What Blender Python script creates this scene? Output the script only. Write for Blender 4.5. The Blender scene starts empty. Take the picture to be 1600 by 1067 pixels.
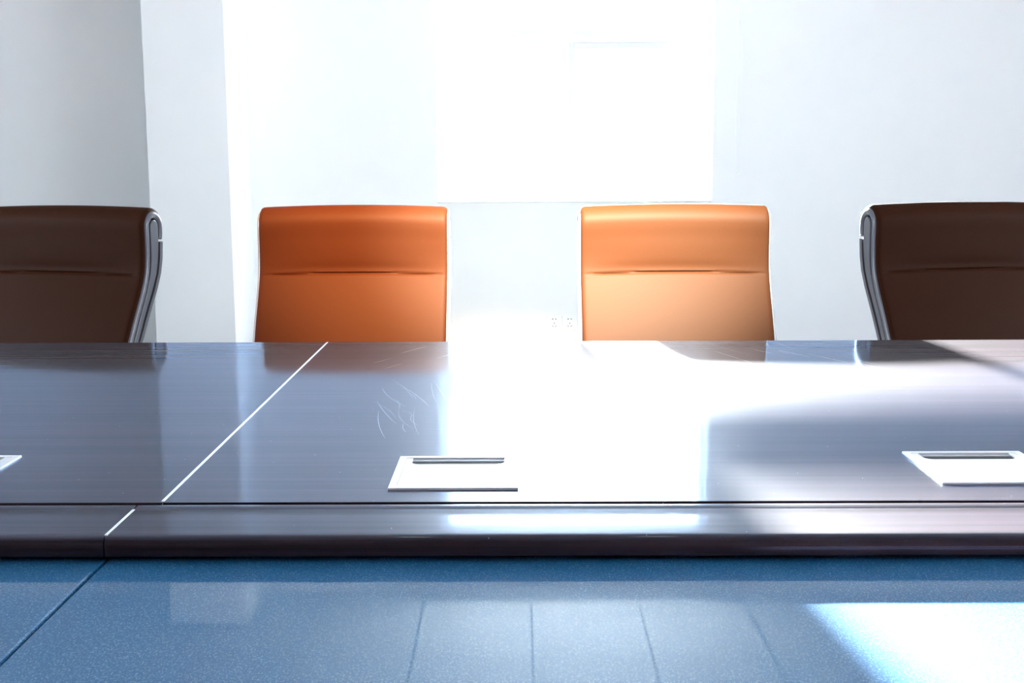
import bpy, bmesh, math, random
from mathutils import Vector, Matrix, Euler
R = math.radians
random.seed(7)
scn = bpy.context.scene
col = scn.collection

# ------------------------------------------------------------------ camera
cd = bpy.data.cameras.new('camera')
cam = bpy.data.objects.new('camera', cd)
col.objects.link(cam)
cd.sensor_width = 36.0
cd.lens = 42.55
cd.clip_start = 0.02
cam.location = (0, 0, 1.12)
cam.matrix_world = (Matrix.Translation((0, 0, 1.12)) @ Matrix.Rotation(R(0.36), 4, 'Z')
                    @ Matrix.Rotation(R(90 - 8.66), 4, 'X') @ Matrix.Rotation(R(-0.25), 4, 'Z'))
scn.camera = cam

# ------------------------------------------------------------------ look
scn.view_settings.view_transform = 'Standard'
scn.view_settings.look = 'None'
scn.view_settings.gamma = 1
scn.view_settings.use_curve_mapping = False
scn.view_settings.exposure = 1.93
scn.cycles.use_denoising = True
scn.cycles.max_bounces = 8
scn.cycles.diffuse_bounces = 5
scn.cycles.glossy_bounces = 4
scn.cycles.transparent_max_bounces = 12
scn.cycles.sample_clamp_indirect = 12

# ------------------------------------------------------------------ sky, sun, added spots
w = bpy.data.worlds.new('sky')
scn.world = w
w.use_nodes = True
bg = w.node_tree.nodes['Background']
bg.inputs['Color'].default_value = (0.75, 0.865, 1.0, 1)
bg.inputs['Strength'].default_value = 7.0

sd = bpy.data.lights.new('sun', 'SUN')
sun = bpy.data.objects.new('sun', sd)
col.objects.link(sun)
sd.energy = 105
sd.angle = R(0.8)
sd.color = (0.92, 0.97, 1.0)
sun.rotation_euler = Vector((0.119, -1.0, -0.191)).to_track_quat('-Z', 'Y').to_euler()
sun.location = (-2, 12, 4)


def spot(name, loc, aim, energy, color, angle, blend=1.0, radius=0.05):
    d = bpy.data.lights.new(name, 'SPOT')
    o = bpy.data.objects.new(name, d)
    col.objects.link(o)
    d.energy = energy
    d.color = color
    d.spot_size = R(angle)
    d.spot_blend = blend
    d.shadow_soft_size = radius
    o.location = loc
    o.rotation_euler = (Vector(aim) - Vector(loc)).to_track_quat('-Z', 'Y').to_euler()
    return o


SPOTS = [  # added spots standing in for the flare glow on the middle chairs
    # name, lamp place, aim, watts, colour, cone
    ('added_warm_glow', (-0.28, 1.75, 2.68), (-0.24, 3.36, 1.16), 1300, (1.0, 0.51, 0.18), 36),
    ('added_white_glow', (0.36, 1.75, 2.68), (0.24, 3.36, 1.17), 3600, (0.86, 1.0, 0.80), 34),
]
for s in SPOTS:
    spot(s[0] + '_beam', *s[1:])

# daylight portals at the window openings (sampling aids for the sky only)
def portal(name, loc, rot, sx, sy):
    d = bpy.data.lights.new(name, 'AREA')
    d.shape = 'RECTANGLE'
    d.size, d.size_y = sx, sy
    d.cycles.is_portal = True
    o = bpy.data.objects.new(name, d)
    col.objects.link(o)
    o.location, o.rotation_euler = loc, rot


portal('portal_back', (0.30, 6.95, 1.73), (R(-90), 0, 0), 1.5, 1.71)
portal('portal_left', (-3.75, 2.4, 1.65), (0, R(-90), 0), 1.5, 2.4)
portal('portal_right', (3.75, 2.4, 1.65), (0, R(90), 0), 1.5, 2.4)


# ------------------------------------------------------------------ materials
def principled(name):
    m = bpy.data.materials.new(name)
    m.use_nodes = True
    return m, m.node_tree.nodes, m.node_tree.links, m.node_tree.nodes['Principled BSDF']


def plain(name, color, rough=0.5, metal=0.0, spec=0.5, coat=0.0, noise=0.0, scale=40.0, bump=0.0):
    m, N, L, b = principled(name)
    b.inputs['Roughness'].default_value = rough
    b.inputs['Metallic'].default_value = metal
    b.inputs['Specular IOR Level'].default_value = spec
    b.inputs['Coat Weight'].default_value = coat
    b.inputs['Coat Roughness'].default_value = 0.08
    tc = N.new('ShaderNodeTexCoord')
    nz = N.new('ShaderNodeTexNoise')
    nz.inputs['Scale'].default_value = scale
    nz.inputs['Detail'].default_value = 4
    L.new(tc.outputs['Object'], nz.inputs['Vector'])
    mx = N.new('ShaderNodeMix')
    mx.data_type = 'RGBA'
    mx.inputs['A'].default_value = tuple(c * (1 - noise) for c in color) + (1,)
    mx.inputs['B'].default_value = tuple(min(1, c * (1 + noise)) for c in color) + (1,)
    L.new(nz.outputs['Fac'], mx.inputs['Factor'])
    L.new(mx.outputs['Result'], b.inputs['Base Color'])
    if bump:
        bp = N.new('ShaderNodeBump')
        bp.inputs['Strength'].default_value = bump
        bp.inputs['Distance'].default_value = 0.001
        L.new(nz.outputs['Fac'], bp.inputs['Height'])
        L.new(bp.outputs['Normal'], b.inputs['Normal'])
    return m


def wood(name):
    m, N, L, b = principled(name)
    tc = N.new('ShaderNodeTexCoord')
    mp = N.new('ShaderNodeMapping')
    mp.inputs['Scale'].default_value = (0.55, 60, 60)
    L.new(tc.outputs['Object'], mp.inputs['Vector'])
    n1 = N.new('ShaderNodeTexNoise')
    n1.inputs['Scale'].default_value = 1.6
    n1.inputs['Detail'].default_value = 6
    n1.inputs['Roughness'].default_value = 0.62
    n1.inputs['Distortion'].default_value = 0.0
    L.new(mp.outputs['Vector'], n1.inputs['Vector'])
    cr = N.new('ShaderNodeValToRGB')
    cr.color_ramp.elements[0].position = 0.33
    cr.color_ramp.elements[0].color = (0.008, 0.0028, 0.0034, 1)
    cr.color_ramp.elements[1].position = 0.68
    cr.color_ramp.elements[1].color = (0.036, 0.018, 0.0215, 1)
    L.new(n1.outputs['Fac'], cr.inputs['Fac'])
    # fine dust and lint lying on the lacquer
    vo = N.new('ShaderNodeTexVoronoi')
    vo.inputs['Scale'].default_value = 70
    L.new(tc.outputs['Object'], vo.inputs['Vector'])
    lt = N.new('ShaderNodeMath')
    lt.operation = 'LESS_THAN'
    lt.inputs[1].default_value = 0.035
    L.new(vo.outputs['Distance'], lt.inputs[0])
    sep = N.new('ShaderNodeSeparateColor')
    L.new(vo.outputs['Color'], sep.inputs['Color'])
    g = N.new('ShaderNodeMath')
    g.operation = 'GREATER_THAN'
    g.inputs[1].default_value = 0.72
    L.new(sep.outputs['Red'], g.inputs[0])
    mu = N.new('ShaderNodeMath')
    mu.operation = 'MULTIPLY'
    L.new(lt.outputs[0], mu.inputs[0])
    L.new(g.outputs[0], mu.inputs[1])
    mx = N.new('ShaderNodeMix')
    mx.data_type = 'RGBA'
    mx.inputs['B'].default_value = (0.55, 0.58, 0.62, 1)
    L.new(mu.outputs[0], mx.inputs['Factor'])
    L.new(cr.outputs['Color'], mx.inputs['A'])
    L.new(mx.outputs['Result'], b.inputs['Base Color'])
    b.inputs['Roughness'].default_value = 0.38
    b.inputs['Specular IOR Level'].default_value = 0.11
    gl = N.new('ShaderNodeBsdfGlossy')           # lacquer gloss, blue cast of its reflections put into the colour
    gl.inputs['Color'].default_value = (0.47, 0.655, 1.0, 1)
    gl.inputs['Roughness'].default_value = 0.07
    fr = N.new('ShaderNodeFresnel')
    fr.inputs['IOR'].default_value = 1.42
    ms = N.new('ShaderNodeMixShader')
    L.new(fr.outputs[0], ms.inputs[0])
    L.new(b.outputs[0], ms.inputs[1])
    L.new(gl.outputs[0], ms.inputs[2])
    L.new(ms.outputs[0], N['Material Output'].inputs['Surface'])
    bp = N.new('ShaderNodeBump')
    bp.inputs['Strength'].default_value = 0.05
    bp.inputs['Distance'].default_value = 0.0006
    L.new(n1.outputs['Fac'], bp.inputs['Height'])
    L.new(bp.outputs['Normal'], b.inputs['Normal'])
    return m


def panel_mat(name):
    m, N, L, b = principled(name)
    tc = N.new('ShaderNodeTexCoord')
    mp = N.new('ShaderNodeMapping')
    mp.inputs['Scale'].default_value = (1, 0.55, 1)
    L.new(tc.outputs['Object'], mp.inputs['Vector'])
    n1 = N.new('ShaderNodeTexNoise')
    n1.inputs['Scale'].default_value = 620
    n1.inputs['Detail'].default_value = 3
    n1.inputs['Roughness'].default_value = 0.7
    L.new(mp.outputs['Vector'], n1.inputs['Vector'])
    cr = N.new('ShaderNodeValToRGB')
    e = cr.color_ramp.elements
    e[0].position, e[0].color = 0.50, (0.003, 0.090, 0.215, 1)
    e[1].position, e[1].color = 0.85, (0.22, 0.38, 0.52, 1)
    L.new(n1.outputs['Fac'], cr.inputs['Fac'])
    L.new(cr.outputs['Color'], b.inputs['Base Color'])
    b.inputs['Roughness'].default_value = 0.42
    b.inputs['Specular IOR Level'].default_value = 0.15
    b.inputs['Coat Weight'].default_value = 1.0
    b.inputs['Coat Roughness'].default_value = 0.02
    b.inputs['Coat IOR'].default_value = 1.42
    return m


def ceiling_mat(name):
    m, N, L, b = principled(name)
    tc = N.new('ShaderNodeTexCoord')
    mp = N.new('ShaderNodeMapping')
    mp.inputs['Location'].default_value = (-0.06, -0.30, 0)
    L.new(tc.outputs['Object'], mp.inputs['Vector'])
    sx = N.new('ShaderNodeSeparateXYZ')
    L.new(mp.outputs['Vector'], sx.inputs[0])
    outs = []
    for ax in ('X', 'Y'):
        a = N.new('ShaderNodeMath')
        a.operation = 'PINGPONG'
        a.inputs[1].default_value = 0.3
        L.new(sx.outputs[ax], a.inputs[0])
        c = N.new('ShaderNodeMath')
        c.operation = 'LESS_THAN'
        c.inputs[1].default_value = 0.0065
        L.new(a.outputs[0], c.inputs[0])
        outs.append(c)
    o = N.new('ShaderNodeMath')
    o.operation = 'MAXIMUM'
    L.new(outs[0].outputs[0], o.inputs[0])
    L.new(outs[1].outputs[0], o.inputs[1])
    mx = N.new('ShaderNodeMix')
    mx.data_type = 'RGBA'
    mx.inputs['A'].default_value = (0.56, 0.57, 0.58, 1)
    mx.inputs['B'].default_value = (0.07, 0.07, 0.08, 1)
    L.new(o.outputs[0], mx.inputs['Factor'])
    L.new(mx.outputs['Result'], b.inputs['Base Color'])
    b.inputs['Roughness'].default_value = 0.85
    return m


def glass_mat(name):
    m = bpy.data.materials.new(name)
    m.use_nodes = True
    N, L = m.node_tree.nodes, m.node_tree.links
    N.clear()
    out = N.new('ShaderNodeOutputMaterial')
    tr = N.new('ShaderNodeBsdfTransparent')
    tr.inputs['Color'].default_value = (0.96, 0.98, 0.97, 1)
    gl = N.new('ShaderNodeBsdfGlossy')
    gl.inputs['Roughness'].default_value = 0.0
    fr = N.new('ShaderNodeFresnel')
    fr.inputs['IOR'].default_value = 1.35
    mx = N.new('ShaderNodeMixShader')
    L.new(fr.outputs[0], mx.inputs[0])
    L.new(tr.outputs[0], mx.inputs[1])
    L.new(gl.outputs[0], mx.inputs[2])
    L.new(mx.outputs[0], out.inputs['Surface'])
    return m


def emit_mat(name, color, strength):
    m = bpy.data.materials.new(name)
    m.use_nodes = True
    N, L = m.node_tree.nodes, m.node_tree.links
    N.clear()
    out = N.new('ShaderNodeOutputMaterial')
    e = N.new('ShaderNodeEmission')
    e.inputs['Color'].default_value = color + (1,)
    e.inputs['Strength'].default_value = strength
    L.new(e.outputs[0], out.inputs['Surface'])
    return m


M = dict(
    wall=plain('white_paint', (0.90, 0.90, 0.90), 0.75, noise=0.02, scale=6),
    clay=plain('warm_bounce_clay', (0.62, 0.38, 0.32), 0.8, noise=0.04, scale=8),  # made-up colour for the unseen front wall, to warm its bounced light
    floor=plain('grey_carpet', (0.10, 0.105, 0.115), 0.95, noise=0.25, scale=180, bump=0.4),
    ceiling=ceiling_mat('ceiling_tiles'),
    frame=plain('white_window_frame', (0.85, 0.85, 0.85), 0.35, noise=0.01),
    glass=glass_mat('window_glass'),
    wood=wood('dark_wood_veneer'),
    dark=plain('dark_underside', (0.02, 0.015, 0.016), 0.6, noise=0.1),
    pale=plain('pale_glint_and_scratch', (0.75, 0.76, 0.78), 0.3, noise=0.02),  # glint of the joint bevels as colour; scratches share it
    panel=panel_mat('blue_grey_lacquer'),
    metal=plain('satin_aluminium', (0.80, 0.81, 0.83), 0.32, metal=0.35, noise=0.03, scale=90),
    cavity=plain('slot_shade_dark', (0.015, 0.012, 0.014), 0.6, noise=0.1),
    lit_wall=plain('slot_lit_grey', (0.30, 0.31, 0.34), 0.5, noise=0.05),
    leather=plain('brown_leather', (0.023, 0.0064, 0.0025), 0.55, spec=0.03, noise=0.10, scale=260, bump=0.12),
    trim=plain('grey_sheen_leather', (0.085, 0.08, 0.095), 0.30, noise=0.06, scale=200),  # brown leather greyed, window sheen put into the colour
    thread=plain('pale_thread', (0.55, 0.50, 0.48), 0.7, noise=0.05),
    bar=plain('grey_plastic_bar', (0.07, 0.067, 0.082), 0.34, noise=0.04, scale=120),
    shell=plain('black_shell', (0.012, 0.010, 0.012), 0.5, noise=0.1),
    chrome=plain('chrome', (0.75, 0.75, 0.77), 0.15, metal=1.0, noise=0.02),
    rubber=plain('black_rubber', (0.02, 0.02, 0.02), 0.6, noise=0.1),
    outlet=plain('white_outlet_plastic', (0.90, 0.90, 0.89), 0.4, noise=0.01),
    slot=plain('outlet_slot', (0.03, 0.02, 0.02), 0.6, noise=0.1),
    fabric=plain('blind_fabric', (0.80, 0.80, 0.78), 0.8, noise=0.05, scale=300),
    lamp=emit_mat('added_spot_lens', (1.0, 0.80, 0.55), 20),  # glowing lens of the added spots
)


# ------------------------------------------------------------------ helpers
def obj(name, bm, mat, parent=None, smooth=False):
    bmesh.ops.recalc_face_normals(bm, faces=bm.faces)
    me = bpy.data.meshes.new(name)
    bm.to_mesh(me)
    bm.free()
    if smooth:
        for p in me.polygons:
            p.use_smooth = True
        try:
            me.set_sharp_from_angle(angle=R(40))
        except Exception:
            pass
    me.materials.append(mat)
    o = bpy.data.objects.new(name, me)
    col.objects.link(o)
    if parent:
        o.parent = parent
    return o


def tag(o, label=None, cat=None, group=None, kind=None):
    if label: o['label'] = label
    if cat: o['category'] = cat
    if group: o['group'] = group
    if kind: o['kind'] = kind
    return o


def thing(name, label, cat, loc=(0, 0, 0), rz=0, group=None):
    o = bpy.data.objects.new(name, None)
    o.empty_display_size = 0.1
    col.objects.link(o)
    o.location = loc
    o.rotation_euler = (0, 0, rz)
    return tag(o, label, cat, group)


def box(bm, x0, x1, y0, y1, z0, z1, bevel=0.0, seg=2):
    b = bmesh.new()
    bmesh.ops.create_cube(b, size=1)
    for v in b.verts:
        v.co = Vector((x0 + (v.co.x + .5) * (x1 - x0), y0 + (v.co.y + .5) * (y1 - y0), z0 + (v.co.z + .5) * (z1 - z0)))
    if bevel:
        bmesh.ops.bevel(b, geom=list(b.edges), offset=bevel, segments=seg, affect='EDGES', profile=0.5)
    tmp = bpy.data.meshes.new('tmp')
    b.to_mesh(tmp)
    b.free()
    bm.from_mesh(tmp)
    bpy.data.meshes.remove(tmp)
    return bm


def bx(*a, **k):
    return box(bmesh.new(), *a, **k)


def prism(bm, pts, axis, a0, a1):
    """closed outline pts (u,v) extruded along axis from a0 to a1; x: (y,z)  y: (x,z)  z: (x,y)"""
    def co(u, v, a):
        return {'x': (a, u, v), 'y': (u, a, v), 'z': (u, v, a)}[axis]
    A = [bm.verts.new(co(u, v, a0)) for u, v in pts]
    B = [bm.verts.new(co(u, v, a1)) for u, v in pts]
    n = len(pts)
    for i in range(n):
        bm.faces.new((A[i], A[(i + 1) % n], B[(i + 1) % n], B[i]))
    bm.faces.new(A)
    bm.faces.new(list(reversed(B)))
    return bm


def tube(bm, pts, r, n=8, cap=True):
    rings = []
    for i, p in enumerate(pts):
        p = Vector(p)
        d = (Vector(pts[min(i + 1, len(pts) - 1)]) - Vector(pts[max(i - 1, 0)])).normalized()
        a = d.orthogonal().normalized() if abs(d.z) > .99 else d.cross(Vector((0, 0, 1))).normalized()
        b = d.cross(a)
        rr = r[i] if isinstance(r, (list, tuple)) else r
        rings.append([bm.verts.new(p + (a * math.cos(2 * math.pi * k / n) + b * math.sin(2 * math.pi * k / n)) * rr) for k in range(n)])
    for i in range(len(rings) - 1):
        for k in range(n):
            bm.faces.new((rings[i][k], rings[i][(k + 1) % n], rings[i + 1][(k + 1) % n], rings[i + 1][k]))
    if cap:
        bm.faces.new(rings[0])
        bm.faces.new(list(reversed(rings[-1])))
    return bm


def lathe(bm, prof, n=24, c=(0, 0, 0)):
    rings = []
    for r, z in prof:
        rings.append([bm.verts.new((c[0] + r * math.cos(2 * math.pi * k / n), c[1] + r * math.sin(2 * math.pi * k / n), c[2] + z)) for k in range(n)])
    for i in range(len(rings) - 1):
        for k in range(n):
            bm.faces.new((rings[i][k], rings[i][(k + 1) % n], rings[i + 1][(k + 1) % n], rings[i + 1][k]))
    bm.faces.new(rings[0])
    bm.faces.new(list(reversed(rings[-1])))
    return bm


def interp(tbl, z):
    for (a, va), (b, vb) in zip(tbl, tbl[1:]):
        if z <= b:
            t = (z - a) / (b - a)
            t = max(0, t)
            return va + (vb - va) * t
    return tbl[-1][1]


def smooth_path(pts, n):
    """Catmull-Rom through pts, resampled to n points of even length"""
    P = [Vector((p[0], p[1])) for p in pts]
    P = [P[0] * 2 - P[1]] + P + [P[-1] * 2 - P[-2]]
    fine = []
    for i in range(1, len(P) - 2):
        for k in range(24):
            t = k / 24
            a, b, c, d = P[i - 1], P[i], P[i + 1], P[i + 2]
            fine.append(0.5 * (2 * b + (c - a) * t + (2 * a - 5 * b + 4 * c - d) * t * t + (3 * b - a - 3 * c + d) * t ** 3))
    fine.append(P[-2])
    L = [0]
    for a, b in zip(fine, fine[1:]):
        L.append(L[-1] + (b - a).length)
    out = []
    j = 0
    for k in range(n):
        s = L[-1] * k / (n - 1)
        while j < len(L) - 2 and L[j + 1] < s:
            j += 1
        t = (s - L[j]) / max(1e-9, L[j + 1] - L[j])
        out.append(fine[j].lerp(fine[j + 1], t))
    return out


def normals2(path):
    out = []
    for i in range(len(path)):
        d = (path[min(i + 1, len(path) - 1)] - path[max(i - 1, 0)]).normalized()
        out.append(Vector((-d.y, d.x)))      # left of the walking direction
    return out


# ------------------------------------------------------------------ setting
WX0, WX1, WZ0, WZ1, WY, WT = -0.447, 1.052, 0.872, 2.58, 6.66, 0.24
RX0, RX1, RY0, CZ = -3.6, 3.6, -2.6, 2.80


def wall_with_hole(bm, a0, a1, z1, h0, h1, g0, g1, t0, t1, axis):
    """axis 'y': wall spans x a0..a1, thickness y t0..t1"""
    def b(u0, u1, z0, z1_):
        if axis == 'y': box(bm, u0, u1, t0, t1, z0, z1_)
        else: box(bm, t0, t1, u0, u1, z0, z1_)
    b(a0, h0, 0, z1)
    b(h1, a1, 0, z1)
    b(h0, h1, 0, g0)
    b(h0, h1, g1, z1)
    return bm


tag(obj('floor', bx(RX0 - .2, RX1 + .2, RY0 - .2, WY + .24, -0.1, 0), M['floor']), kind='structure')
tag(obj('ceiling', bx(RX0 - .2, RX1 + .2, RY0 - .2, WY + .24, CZ, CZ + 0.1), M['ceiling']), kind='structure')
tag(obj('wall_back', wall_with_hole(bmesh.new(), RX0 - .2, RX1 + .2, CZ, WX0, WX1, WZ0, WZ1, WY, WY + WT, 'y'), M['wall']), kind='structure')
tag(obj('wall_left', wall_with_hole(bmesh.new(), RY0, WY, CZ, 1.2, 3.6, 0.9, 2.4, RX0 - .2, RX0, 'x'), M['wall']), kind='structure')
tag(obj('wall_right', wall_with_hole(bmesh.new(), RY0, WY, CZ, 1.2, 3.6, 0.9, 2.4, RX1, RX1 + .2, 'x'), M['wall']), kind='structure')
tag(obj('wall_front', bx(RX0 - .2, RX1 + .2, RY0 - .2, RY0, 0, CZ), M['clay']), kind='structure')
tag(obj('pillar', bx(-1.878, -1.464, 6.18, WY, 0, CZ, bevel=0.004), M['wall']), kind='structure')
bb = bx(-1.464, RX1, WY - .012, WY, 0, .09, bevel=.002)
tag(obj('baseboard_back', bb, M['frame']), kind='structure')


def window(name, u0, u1, z0, z1, t, axis, mull, transom=None, depth=0.06):
    """a sliding window in its opening; t = position across the wall"""
    root = bpy.data.objects.new(name, None)
    col.objects.link(root)
    tag(root, kind='structure')

    def b(bm, a0, a1, y0, y1, c0, c1, bevel=.003):
        if axis == 'y': box(bm, a0, a1, y0, y1, c0, c1, bevel=bevel)
        else: box(bm, y0, y1, a0, a1, c0, c1, bevel=bevel)
    f = bmesh.new()
    fw = 0.045
    b(f, u0, u0 + fw, t, t + depth, z0, z1)
    b(f, u1 - fw, u1, t, t + depth, z0, z1)
    b(f, u0 + fw, u1 - fw, t, t + depth, z0, z0 + fw)
    b(f, u0 + fw, u1 - fw, t, t + depth, z1 - fw, z1)
    top = z1 - fw
    if transom:
        b(f, u0 + fw, u1 - fw, t, t + depth, transom[0], transom[1])
        top = transom[0]
    obj('window_frame', f, M['frame'], root)
    panes = []
    sw = 0.032
    for k, (a0, a1) in enumerate(((u0 + fw, mull + .016), (mull - .016, u1 - fw))):
        s = bmesh.new()
        y0 = t + (0.032 if k == 0 else 0.006)
        y1 = y0 + 0.022
        b(s, a0, a0 + sw, y0, y1, z0 + fw, top)
        b(s, a1 - sw, a1, y0, y1, z0 + fw, top)
        b(s, a0 + sw, a1 - sw, y0, y1, z0 + fw, z0 + fw + sw)
        b(s, a0 + sw, a1 - sw, y0, y1, top - sw, top)
        so = obj('sash', s, M['frame'], root)
        g = bmesh.new()
        ym = (y0 + y1) / 2
        b(g, a0 + sw, a1 - sw, ym - .002, ym + .002, z0 + fw + sw, top - sw, bevel=0)
        obj('pane', g, M['glass'], so)
    if transom:
        g = bmesh.new()
        b(g, u0 + fw, u1 - fw, t + .025, t + .029, transom[1], z1 - fw, bevel=0)
        obj('pane', g, M['glass'], root)
    return root


wn = window('window_1', WX0, WX1, WZ0, WZ1, WY + 0.10, 'y', 0.29, transom=(1.735, 1.80))
obj('window_sill', bx(WX0 - .0, WX1 + .0, WY - .012, WY + .10, WZ0 - .0, WZ0 + .012, bevel=.003), M['frame'], wn)
window('added_window_left', 1.2, 3.6, 0.9, 2.4, RX0 - .15, 'x', 2.4)  # unseen window added to bring in blue side light
window('added_window_right', 1.2, 3.6, 0.9, 2.4, RX1 + .09, 'x', 2.4)  # unseen too, added for blue light from the right

# ------------------------------------------------------------------ roller blind (rolled up) with its cord
rb = thing('roller_blind', 'white rolled-up roller blind with a beaded cord hanging to the right of the window', 'blind', (0.30, WY, 2.66))
obj('cassette', bx(-0.86, 0.88, -.085, -.002, -.03, .06, bevel=.012), M['frame'], rb)
ch = bmesh.new()
xs = 1.180 - 0.30
loop = [(xs - .011, -.035, -.03)] + [(xs - .011, -.035, -.03 - 1.60 * k / 60) for k in range(1, 61)]
loop += [(xs + .011 * math.cos(a), -.035, -1.63 - .011 * math.sin(a)) for a in [math.pi - math.pi * k / 6 for k in range(1, 6)]]
loop += [(xs + .011, -.035, -1.63 + 1.60 * k / 60) for k in range(0, 61)]
tube(ch, loop, 0.0012, n=5)
for p in loop[::1]:
    bmesh.ops.create_icosphere(ch, subdivisions=1, radius=.0022, matrix=Matrix.Translation(p))
obj('cord', ch, M['frame'], rb)

# ------------------------------------------------------------------ wall outlets
def outlet(x, label):
    t = thing('wall_outlet', label, 'outlet', (x, WY, 0.211), group='outlets under the window')
    obj('faceplate', bx(-.0425, .0425, -.009, 0, -.043, .043, bevel=.003), M['outlet'], t)
    obj('insert', bx(-.031, .031, -.0102, -.0088, -.036, .036, bevel=.0005), M['outlet'], t)

    def slot(cx, cz, w_, h_, rot):
        b = bx(-w_ / 2, w_ / 2, -.0106, -.0095, -h_ / 2, h_ / 2)
        bmesh.ops.rotate(b, verts=b.verts, matrix=Matrix.Rotation(rot, 3, 'Y'))
        bmesh.ops.translate(b, verts=b.verts, vec=(cx, 0, cz))
        obj('slot', b, M['slot'], t)
    slot(-.0085, .021, .0065, .0045, 0)
    slot(.0085, .021, .0065, .0045, 0)
    slot(0, -.003, .0028, .0085, 0)
    slot(-.0085, -.0185, .0028, .0085, R(-35))
    slot(.0085, -.0185, .0028, .0085, R(35))
    return t


outlet(0.193, 'white wall outlet under the window, the one farther from the chair back')
outlet(0.2785, 'white wall outlet under the window, the one touching the orange chair edge')

# ------------------------------------------------------------------ conference table (two sections pushed together)
TZ = 0.75
PZ = 0.7255
SEAM = -0.390
BSEAM = -0.412


def band_outline(s):
    """moulded front band of the raised border, (y,z); s=+1 far border, the near one is mirrored"""
    pts = [(1.2732, TZ - .0215), (1.2732, TZ - .006), (1.2705, TZ - .0025), (1.2660, TZ - .0004), (1.2600, TZ + .0012), (1.2520, TZ + .0012),
           (1.2475, TZ + .0002), (1.2460, TZ), (1.2200, TZ), (1.1640, TZ), (1.1600, TZ - .0001), (1.1555, TZ - .0008), (1.1525, TZ - .0028), (1.1508, TZ - .006), (1.1505, TZ - .019),
           (1.1515, TZ - .0200), (1.154, TZ - .0215)]
    if s < 0:
        pts = [(2 * 0.965 - 0 - y, z) for y, z in pts]
        pts.reverse()
    return pts


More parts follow.
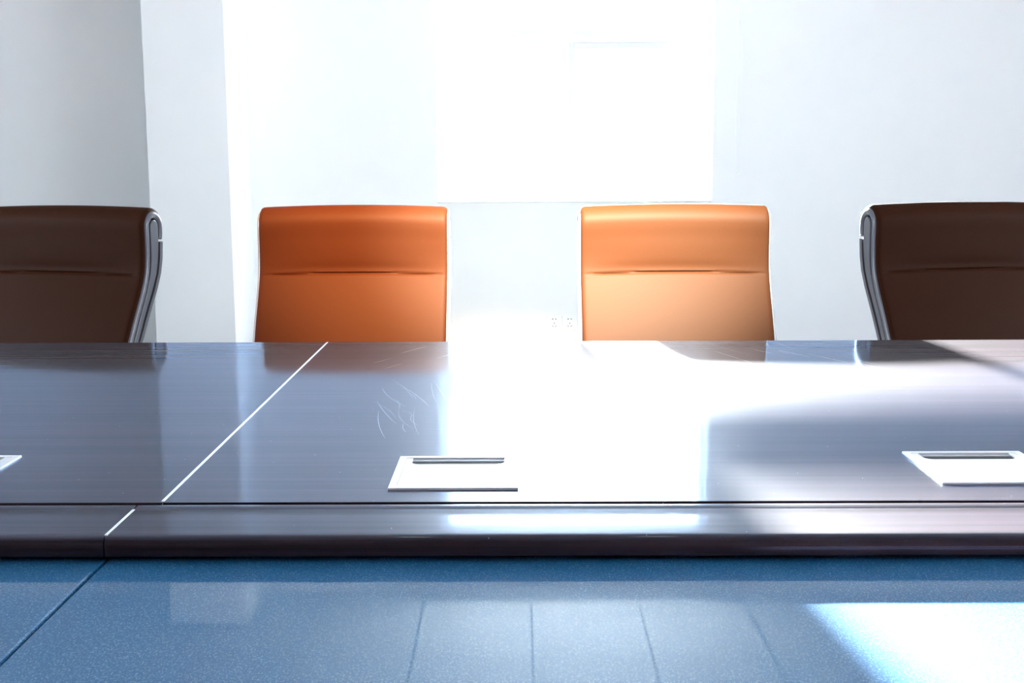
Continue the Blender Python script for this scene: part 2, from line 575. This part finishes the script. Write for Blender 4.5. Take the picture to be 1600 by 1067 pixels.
def table_section(name, label, x0, x1, bx0, bx1, seam_side):
    t = thing(name, label, 'table', ((x0 + x1) / 2, 0.965, 0), group='sections of the conference table')
    ox, oy = (x0 + x1) / 2, 0.965

    def loc(o):
        o.location = (-ox, -oy, 0)
        return o
    g = 0.0008
    # far and near raised tops
    b = bx(x0 + g, x1 - g, 1.2737, 2.428, TZ - .0215, TZ, bevel=.0006)
    loc(obj('tabletop', b, M['wood'], t))
    b = bx(x0 + g, x1 - g, -0.498, 0.6555, TZ - .0215, TZ, bevel=.0012)
    loc(obj('tabletop', b, M['wood'], t))
    loc(obj('edge_band', prism(bmesh.new(), band_outline(1), 'x', bx0 + g, bx1 - g), M['wood'], t, smooth=True))
    loc(obj('edge_band', prism(bmesh.new(), band_outline(-1), 'x', bx0 + g, bx1 - g), M['wood'], t, smooth=True))
    # back edge strip
    loc(obj('edge_strip', bx(x0 + g, x1 - g, 2.4285, 2.436, TZ - .040, TZ - .0005, bevel=.002), M['wood'], t))
    # shallow dark recess line, then the lower inset panel
    loc(obj('inset_panel', bx(bx0 + .0012, bx1 - .0012, 0.70, 1.235, PZ - .012, PZ, bevel=.0025), M['panel'], t))
    # pale strips: glint of the gap's bevels put into the colour
    sx = x1 if seam_side > 0 else x0
    sb = bx1 if seam_side > 0 else bx0
    j = bmesh.new()
    d = -1 if seam_side > 0 else 1
    a = sorted((sx, sx + d * .0016))
    box(j, a[0], a[1], 1.277, 2.427, TZ - .02, TZ + .0006)
    loc(obj('joint_glint', j, M['pale'], t))
    j = bmesh.new()
    a = sorted((sb, sb + d * .0014))
    box(j, a[0], a[1], 1.158, 1.2465, TZ - .02, TZ + .0005)
    loc(obj('joint_glint', j, M['pale'], t))
    if seam_side < 0:
        sc = bmesh.new()
        rr = random.Random(5)

        def scratch(pts, wd):
            v = []
            for i, p in enumerate(pts):
                a = Vector(pts[max(0, i - 1)])
                c = Vector(pts[min(len(pts) - 1, i + 1)])
                d = (c - a).normalized()
                n_ = Vector((-d.y, d.x)) * wd * math.sin(math.pi * (i + .6) / (len(pts) + .2))
                v.append((sc.verts.new((p[0] + n_.x, p[1] + n_.y, TZ + .00015)), sc.verts.new((p[0] - n_.x, p[1] - n_.y, TZ + .00015))))
            for q, r_ in zip(v, v[1:]):
                sc.faces.new((q[0], q[1], r_[1], r_[0]))
        for k in range(16):                     # scuffs left of the middle cable cover
            x_, y_ = -.15 + rr.uniform(-.03, .04), 1.72 + rr.uniform(-.16, .14)
            an, le, cu = rr.uniform(1.75, 2.15), rr.uniform(.03, .12), rr.uniform(-.03, .03)
            scratch([(x_ + math.cos(an) * le * t_ + cu * t_ * (1 - t_), y_ + math.sin(an) * le * t_ * 1.6) for t_ in [i / 7 for i in range(8)]], rr.uniform(.00007, .00016))
        for k in range(15):                     # long fine scratches before the chairs
            x_, y_ = rr.uniform(.28, .62), rr.uniform(1.95, 2.40)
            le = rr.uniform(.05, .16)
            sl = rr.uniform(.2, .6)
            scratch([(x_ + le * sl * t_, y_ - le * t_) for t_ in [i / 5 for i in range(6)]], rr.uniform(.00008, .00020))
        for k in range(10):
            x_, y_ = rr.uniform(-.28, .02), rr.uniform(2.0, 2.36)
            le = rr.uniform(.04, .12)
            scratch([(x_ + le * .5 * t_, y_ + le * t_) for t_ in [i / 5 for i in range(6)]], rr.uniform(.00012, .00028))
        tag(loc(obj('scratches', sc, M['pale'], t)), 'pale fine scratches in the lacquer', kind='stuff')
    # carcass under the top
    u = bmesh.new()
    box(u, x0 + .03, x1 - .03, 1.31, 2.36, TZ - .06, TZ - .024)
    box(u, x0 + .03, x1 - .03, -.43, .62, TZ - .06, TZ - .024)
    box(u, bx0 + .01, bx1 - .01, .63, 1.30, PZ - .05, PZ - .0125)
    loc(obj('underframe', u, M['dark'], t))
    for yy in (1.55, 0.35):
        loc(obj('modesty_panel', bx(x0 + .12, x1 - .12, yy - .012, yy + .012, .10, PZ - .05, bevel=.002), M['wood'], t))
    for xx in (x0 + .09, x1 - .09):
        for (ya, yb) in ((1.40, 2.20), (-.27, .53)):
            loc(obj('leg', bx(xx - .025, xx + .025, ya, yb, 0, TZ - .06, bevel=.003), M['wood'], t))
    return t


table_section('conference_table', 'dark glossy wood conference table section to the left of the pale joint line', -2.20, SEAM, -2.20, BSEAM, 1)
table_section('conference_table', 'dark glossy wood conference table section holding two metal cable covers and the sunlight patches',
              SEAM, 1.95, BSEAM, 1.95, -1)


# ------------------------------------------------------------------ cable covers set in the table
def cable_cover(x, y, label):
    t = thing('cable_cover', label, 'cable cover', (x, y, TZ), group='square metal cable covers in the table')
    h = .0735
    fb = bmesh.new()
    w_ = .0085
    z0, z1 = -.0005, .0026
    box(fb, -h, h, h - w_, h, z0, z1, bevel=.0006)
    box(fb, -h, h, -h, -h + w_, z0, z1, bevel=.0006)
    box(fb, -h, -h + w_, -h + w_, h - w_, z0, z1, bevel=.0006)
    box(fb, h - w_, h, -h + w_, h - w_, z0, z1, bevel=.0006)
    obj('frame', fb, M['metal'], t)
    # flap with a finger slot along its far edge
    a = h - w_ - .0006
    s = .0565
    yb = .0335          # near side of the slot
    r = .011
    pts = [(-a, -a), (a, -a), (a, a), (s, a)]
    pts += [(s, yb + r)]
    pts += [(s - r + r * math.cos(k), yb + r - r * math.sin(k)) for k in [math.pi / 2 * i / 6 for i in range(1, 7)]]
    pts += [(-s + r - r * math.sin(k), yb + r - r * math.cos(k)) for k in [math.pi / 2 * i / 6 for i in range(0, 7)]]
    pts += [(-s, a), (-a, a)]
    obj('flap', prism(bmesh.new(), pts, 'z', .0002, .0021), M['metal'], t)
    # flat sheets coloured as the hollow's shade and its lit far wall
    bxx = bmesh.new()
    box(bxx, -s - .003, s + .003, yb - .012, a, .00005, .0002)
    obj('slot_shade', bxx, M['cavity'], t)
    obj('slot_lit_wall', bx(-s, s, yb + .0190, a - .0005, .0002, .0010, bevel=.0002), M['lit_wall'], t)
    return t


cable_cover(-0.0755, 1.3945, 'square metal cable cover in the table in front of the two middle chairs')
cable_cover(0.5535, 1.4125, 'square metal cable cover in the table near the right edge of the picture')
cable_cover(-0.6995, 1.4050, 'square metal cable cover cut by the left edge of the picture')


# ------------------------------------------------------------------ chairs
HW = 0.2665          # half width of the back
FRONT = [(-.20, .43), (-.185, .47), (-.155, .54), (-.118, .61), (-.075, .685), (-.032, .755), (-.010, .80), (-.001, .84), (.002, .89), (.002, .926)]
arc = [(.057 - .055 * math.cos(a), .929 + .055 * math.sin(a)) for a in [math.pi * k / 10 for k in range(1, 10)]]
BACKLIP = [(.112, .925), (.111, .908), (.108, .893)]


def chair_parts():
    t = thing('conference_chair', '', 'chair')
    path = smooth_path(FRONT + arc + BACKLIP, 220)
    nrm = normals2(path)                     # points away from the hollow (outwards) or inwards: fix below
    if nrm[20].x > 0:
        nrm = [-n for n in nrm]
    TH = 0.029
    NX = 44
    bm = bmesh.new()
    inset = .006                             # the edge trim takes the last millimetres
    W = HW - inset
    us = [-1 + 2 * k / NX for k in range(NX + 1)]
    us = [math.copysign(1 - (1 - abs(u)) ** 1.5, u) for u in us]
    outer, inner = [], []
    for p, n in zip(path, nrm):
        ro, ri = [], []
        for u in us:
            x = u * W
            d = max(0.0, abs(x) - (W - .011))
            rnd = .011 - math.sqrt(max(0, .011 ** 2 - d * d))
            rnd *= 0.8
            arch = .006 * (1 - u * u)
            k = min(1, max(0, (p.y - .70) / .25))
            zc = .7985 + .005 * (1 - u * u)
            fade = max(0.0, 1 - abs(u) ** 5)
            onfront = 1 if p.x < .03 else 0
            tt = min(1, max(0, (.935 - p.y) / .11))
            onfront *= tt * tt * (3 - 2 * tt)
            dz = p.y - zc
            groove = onfront * (.0055 * fade * math.exp(-(dz / .0026) ** 2) + (.0035 * fade * (1 - u * u) * math.exp(-((dz - .010) / .016) ** 2)))
            belly = onfront * .005 * (1 - u * u) * ((1 - math.exp(-(dz / .05) ** 2)) if dz > 0 else 0.75 * (1 - math.exp(-(dz / .03) ** 2)))
            q = p + n * (-rnd - groove + belly)
            ro.append(bm.verts.new((x, q.x, q.y + arch * k)))
            qi = p - n * TH
            ri.append(bm.verts.new((x, qi.x, qi.y + arch * k)))
        outer.append(ro)
        inner.append(ri)
    n = len(path)
    for i in range(n - 1):
        for k in range(NX):
            bm.faces.new((outer[i][k], outer[i][k + 1], outer[i + 1][k + 1], outer[i + 1][k]))
            bm.faces.new((inner[i][k + 1], inner[i][k], inner[i + 1][k], inner[i + 1][k + 1]))
        bm.faces.new((outer[i][0], outer[i + 1][0], inner[i + 1][0], inner[i][0]))
        bm.faces.new((outer[i][NX], inner[i][NX], inner[i + 1][NX], outer[i + 1][NX]))
    for i in (0, n - 1):
        for k in range(NX):
            f = (outer[i][k], inner[i][k], inner[i][k + 1], outer[i][k + 1])
            bm.faces.new(f if i == 0 else tuple(reversed(f)))
    obj('backrest', bm, M['leather'], t, smooth=True)
    # edge trim: leather pad ends greyed for window sheen, either side, and its stitching
    for s in (-1, 1):
        e = bmesh.new()
        prev = None
        for p, nn in zip(path, nrm):
            a = p - nn * .009
            b = p - nn * (TH + .0005)
            c = (a + b) / 2
            hw = (a - b).length / 2
            ring = []
            for k in range(9):
                an = math.pi * k / 8
                off = math.cos(an) * hw
                xx = W - .002 + math.sin(an) * .0085
                q = c + nn * off
                ring.append(e.verts.new((s * xx, q.x, q.y)))
            if prev:
                for k in range(8):
                    e.faces.new((prev[k], prev[k + 1], ring[k + 1], ring[k]))
                e.faces.new((prev[8], prev[0], ring[0], ring[8]))
            else:
                e.faces.new(ring)
            prev = ring
        e.faces.new(list(reversed(prev)))
        obj('edge_trim', e, M['trim'], t, smooth=True)
        st = bmesh.new()
        sp = smooth_path([(p.x, p.y) for p in path], 330)
        sn = normals2(sp)
        if sn[10].x > 0:
            sn = [-q for q in sn]
        for i in range(4, 326, 3):
            a = sp[i] - sn[i] * .0078
            b = sp[i + 1] - sn[i + 1] * .0078
            b = a + (b - a) * 1.4
            xx = s * (W - .0018)
            tube(st, [(xx, a.x, a.y), (xx, b.x, b.y)], .0009, n=4)
        obj('stitching', st, M['thread'], t)
    # rear cover: a thinner panel behind, meeting the lip of the pad
    zs = [.45 + (.888 - .45) * k / 40 for k in range(41)]
    fr = sorted([(z, y) for y, z in FRONT])

    def fy(z):
        return interp(fr, z)

    def thick(z):
        return .072 + .022 * min(1, max(0, (z - .50) / .38))
    rc = bmesh.new()
    rows = []
    for z in zs:
        yo = fy(z) + thick(z)
        rows.append(([rc.verts.new((u * HW, yo, z)) for u in (-1, -.985, -.5, 0, .5, .985, 1)],
                     [rc.verts.new((u * HW, yo - .014, z)) for u in (-1, -.985, -.5, 0, .5, .985, 1)]))
    for (o0, i0), (o1, i1) in zip(rows, rows[1:]):
        for k in range(6):
            rc.faces.new((o0[k], o1[k], o1[k + 1], o0[k + 1]))
            rc.faces.new((i0[k], i0[k + 1], i1[k + 1], i1[k]))
        rc.faces.new((o0[0], i0[0], i1[0], o1[0]))
        rc.faces.new((o0[6], o1[6], i1[6], i0[6]))
    for o_, i_ in (rows[0], rows[-1]):
        for k in range(6):
            rc.faces.new((o_[k], o_[k + 1], i_[k + 1], i_[k]))
    obj('rear_cover', rc, M['trim'], t, smooth=True)
    # inner shell, set back from the sides
    ish = bmesh.new()
    pl = [(fy(z) + .026, z) for z in zs] + [(.026, .92), (.040, .944), (.065, .944), (.080, .92)] + [(fy(z) + thick(z) - .012, z) for z in reversed(zs)]
    prism(ish, pl, 'x', -HW + .020, HW - .020)
    obj('inner_shell', ish, M['shell'], t)
    # side bars, round-headed and tapering down
    for s in (-1, 1):
        sb = bmesh.new()
        left, right = [], []
        zz = [(.46 + (.928 - .46) * k / 40) for k in range(41)]
        for z in zz:
            c = fy(z) + .029 + (thick(z) - .014 - .029) * .5
            hw = .0115 + .0085 * min(1, max(0, (z - .66) / .22)) ** 1.3
            left.append((c - hw, z))
            right.append((c + hw, z))
        c = (left[-1][0] + right[-1][0]) / 2
        hw = (right[-1][0] - left[-1][0]) / 2
        head = [(c - hw * math.cos(a), zz[-1] + hw * 1.15 * math.sin(a)) for a in [math.pi * k / 10 for k in range(1, 10)]]
        outl = left + head + list(reversed(right))
        a = sorted((s * (HW - .022), s * (HW - .001)))
        prism(sb, outl, 'x', a[0], a[1])
        o = obj('side_bar', sb, M['bar'], t)
        md = o.modifiers.new('round', 'BEVEL')
        md.width = .003
        md.segments = 2
        md.limit_method = 'ANGLE'
        md.angle_limit = R(50)
    # seat
    se = bmesh.new()
    box(se, -HW, HW, -.62, -.15, .40, .485, bevel=.032, seg=5)
    for v in se.verts:
        if v.co.y < -.45:
            v.co.z -= ((-.45 - v.co.y) / .17) ** 2 * .025
    obj('seat', se, M['leather'], t, smooth=True)
    obj('seat_pan', bx(-.20, .20, -.56, -.20, .375, .402, bevel=.008), M['shell'], t)
    gl = bmesh.new()
    lathe(gl, [(.028, .10), (.028, .24), (.016, .245), (.016, .376)], 20, (0, -.37, 0))
    obj('gas_lift', gl, M['chrome'], t, smooth=True)
    hub = bmesh.new()
    lathe(hub, [(.045, .075), (.050, .09), (.040, .125), (.030, .13)], 20, (0, -.37, 0))
    obj('base_hub', hub, M['chrome'], t, smooth=True)
    for k in range(5):
        an = 2 * math.pi * k / 5 + math.pi / 2
        d = Vector((math.cos(an), math.sin(an), 0))
        c0 = Vector((0, -.37, 0))
        lg = bmesh.new()
        tube(lg, [c0 + d * .03 + Vector((0, 0, .105)), c0 + d * .16 + Vector((0, 0, .092)), c0 + d * .29 + Vector((0, 0, .072))], [.022, .018, .014], 10)
        obj('leg', lg, M['chrome'], t, smooth=True)
        wh = bmesh.new()
        side = Vector((-d.y, d.x, 0))
        pp = c0 + d * .285 + Vector((0, 0, .028))
        for q in (-1, 1):
            tube(wh, [pp + side * (q * .006), pp + side * (q * .022)], .028, 16)
        tube(wh, [pp, pp + Vector((0, 0, .05))], .007, 8)
        obj('caster', wh, M['rubber'], t)
    return t


def copy_thing(root):
    r = root.copy()
    col.objects.link(r)
    for chd in list(root.children):
        c = chd.copy()
        col.objects.link(c)
        c.parent = r
    return r


G = 'conference chairs along the far side of the table'
CH = [(-0.460, 3.345, 0.0, 'orange-brown leather chair directly left of the window glare, facing the table'),
      (0.431, 3.345, 0.0, 'pale orange leather chair directly under the bright window'),
      (-1.292, 3.40, -14.0, 'dark brown leather chair cut by the left edge of the picture, grey side bar showing'),
      (1.245, 3.40, 11.0, 'dark brown leather chair cut by the right edge of the picture')]
first = chair_parts()
for i, (x, y, a, lab) in enumerate(CH):
    c = first if i == 0 else copy_thing(first)
    c.location = (x, y, 0)
    c.rotation_euler = (0, 0, R(a))
    tag(c, lab, 'chair', G)

# ------------------------------------------------------------------ bodies for the added glow spots, out of view
for (nm, loc_, aim, *_r), lab in zip(SPOTS, ('added unseen spotlight for the warm glow on the orange-brown chair', 'added unseen spotlight for the pale glow on the chair under the window')):
    d = (Vector(aim) - Vector(loc_)).normalized()
    t = thing('added_glow_spot', lab, 'spotlight', (loc_[0], loc_[1], CZ), group='added glow spotlights')
    lm = bmesh.new()
    lathe(lm, [(.05, -.012), (.05, 0)], 24)
    obj('mount', lm, M['frame'], t)
    p = Vector((0, 0, loc_[2] - CZ))
    st = bmesh.new()
    back = p - d * .10
    tube(st, [Vector((back.x, back.y, -.01)), back], .008, 8)
    obj('stem', st, M['frame'], t)
    hd = bmesh.new()
    tube(hd, [p - d * .16, p - d * .15, p - d * .07], [.035, .045, .055], 24)
    obj('lamp_head', hd, M['frame'], t, smooth=True)
    ln = bmesh.new()
    tube(ln, [p - d * .0695, p - d * .066], .046, 24)
    obj('lens', ln, M['lamp'], t)
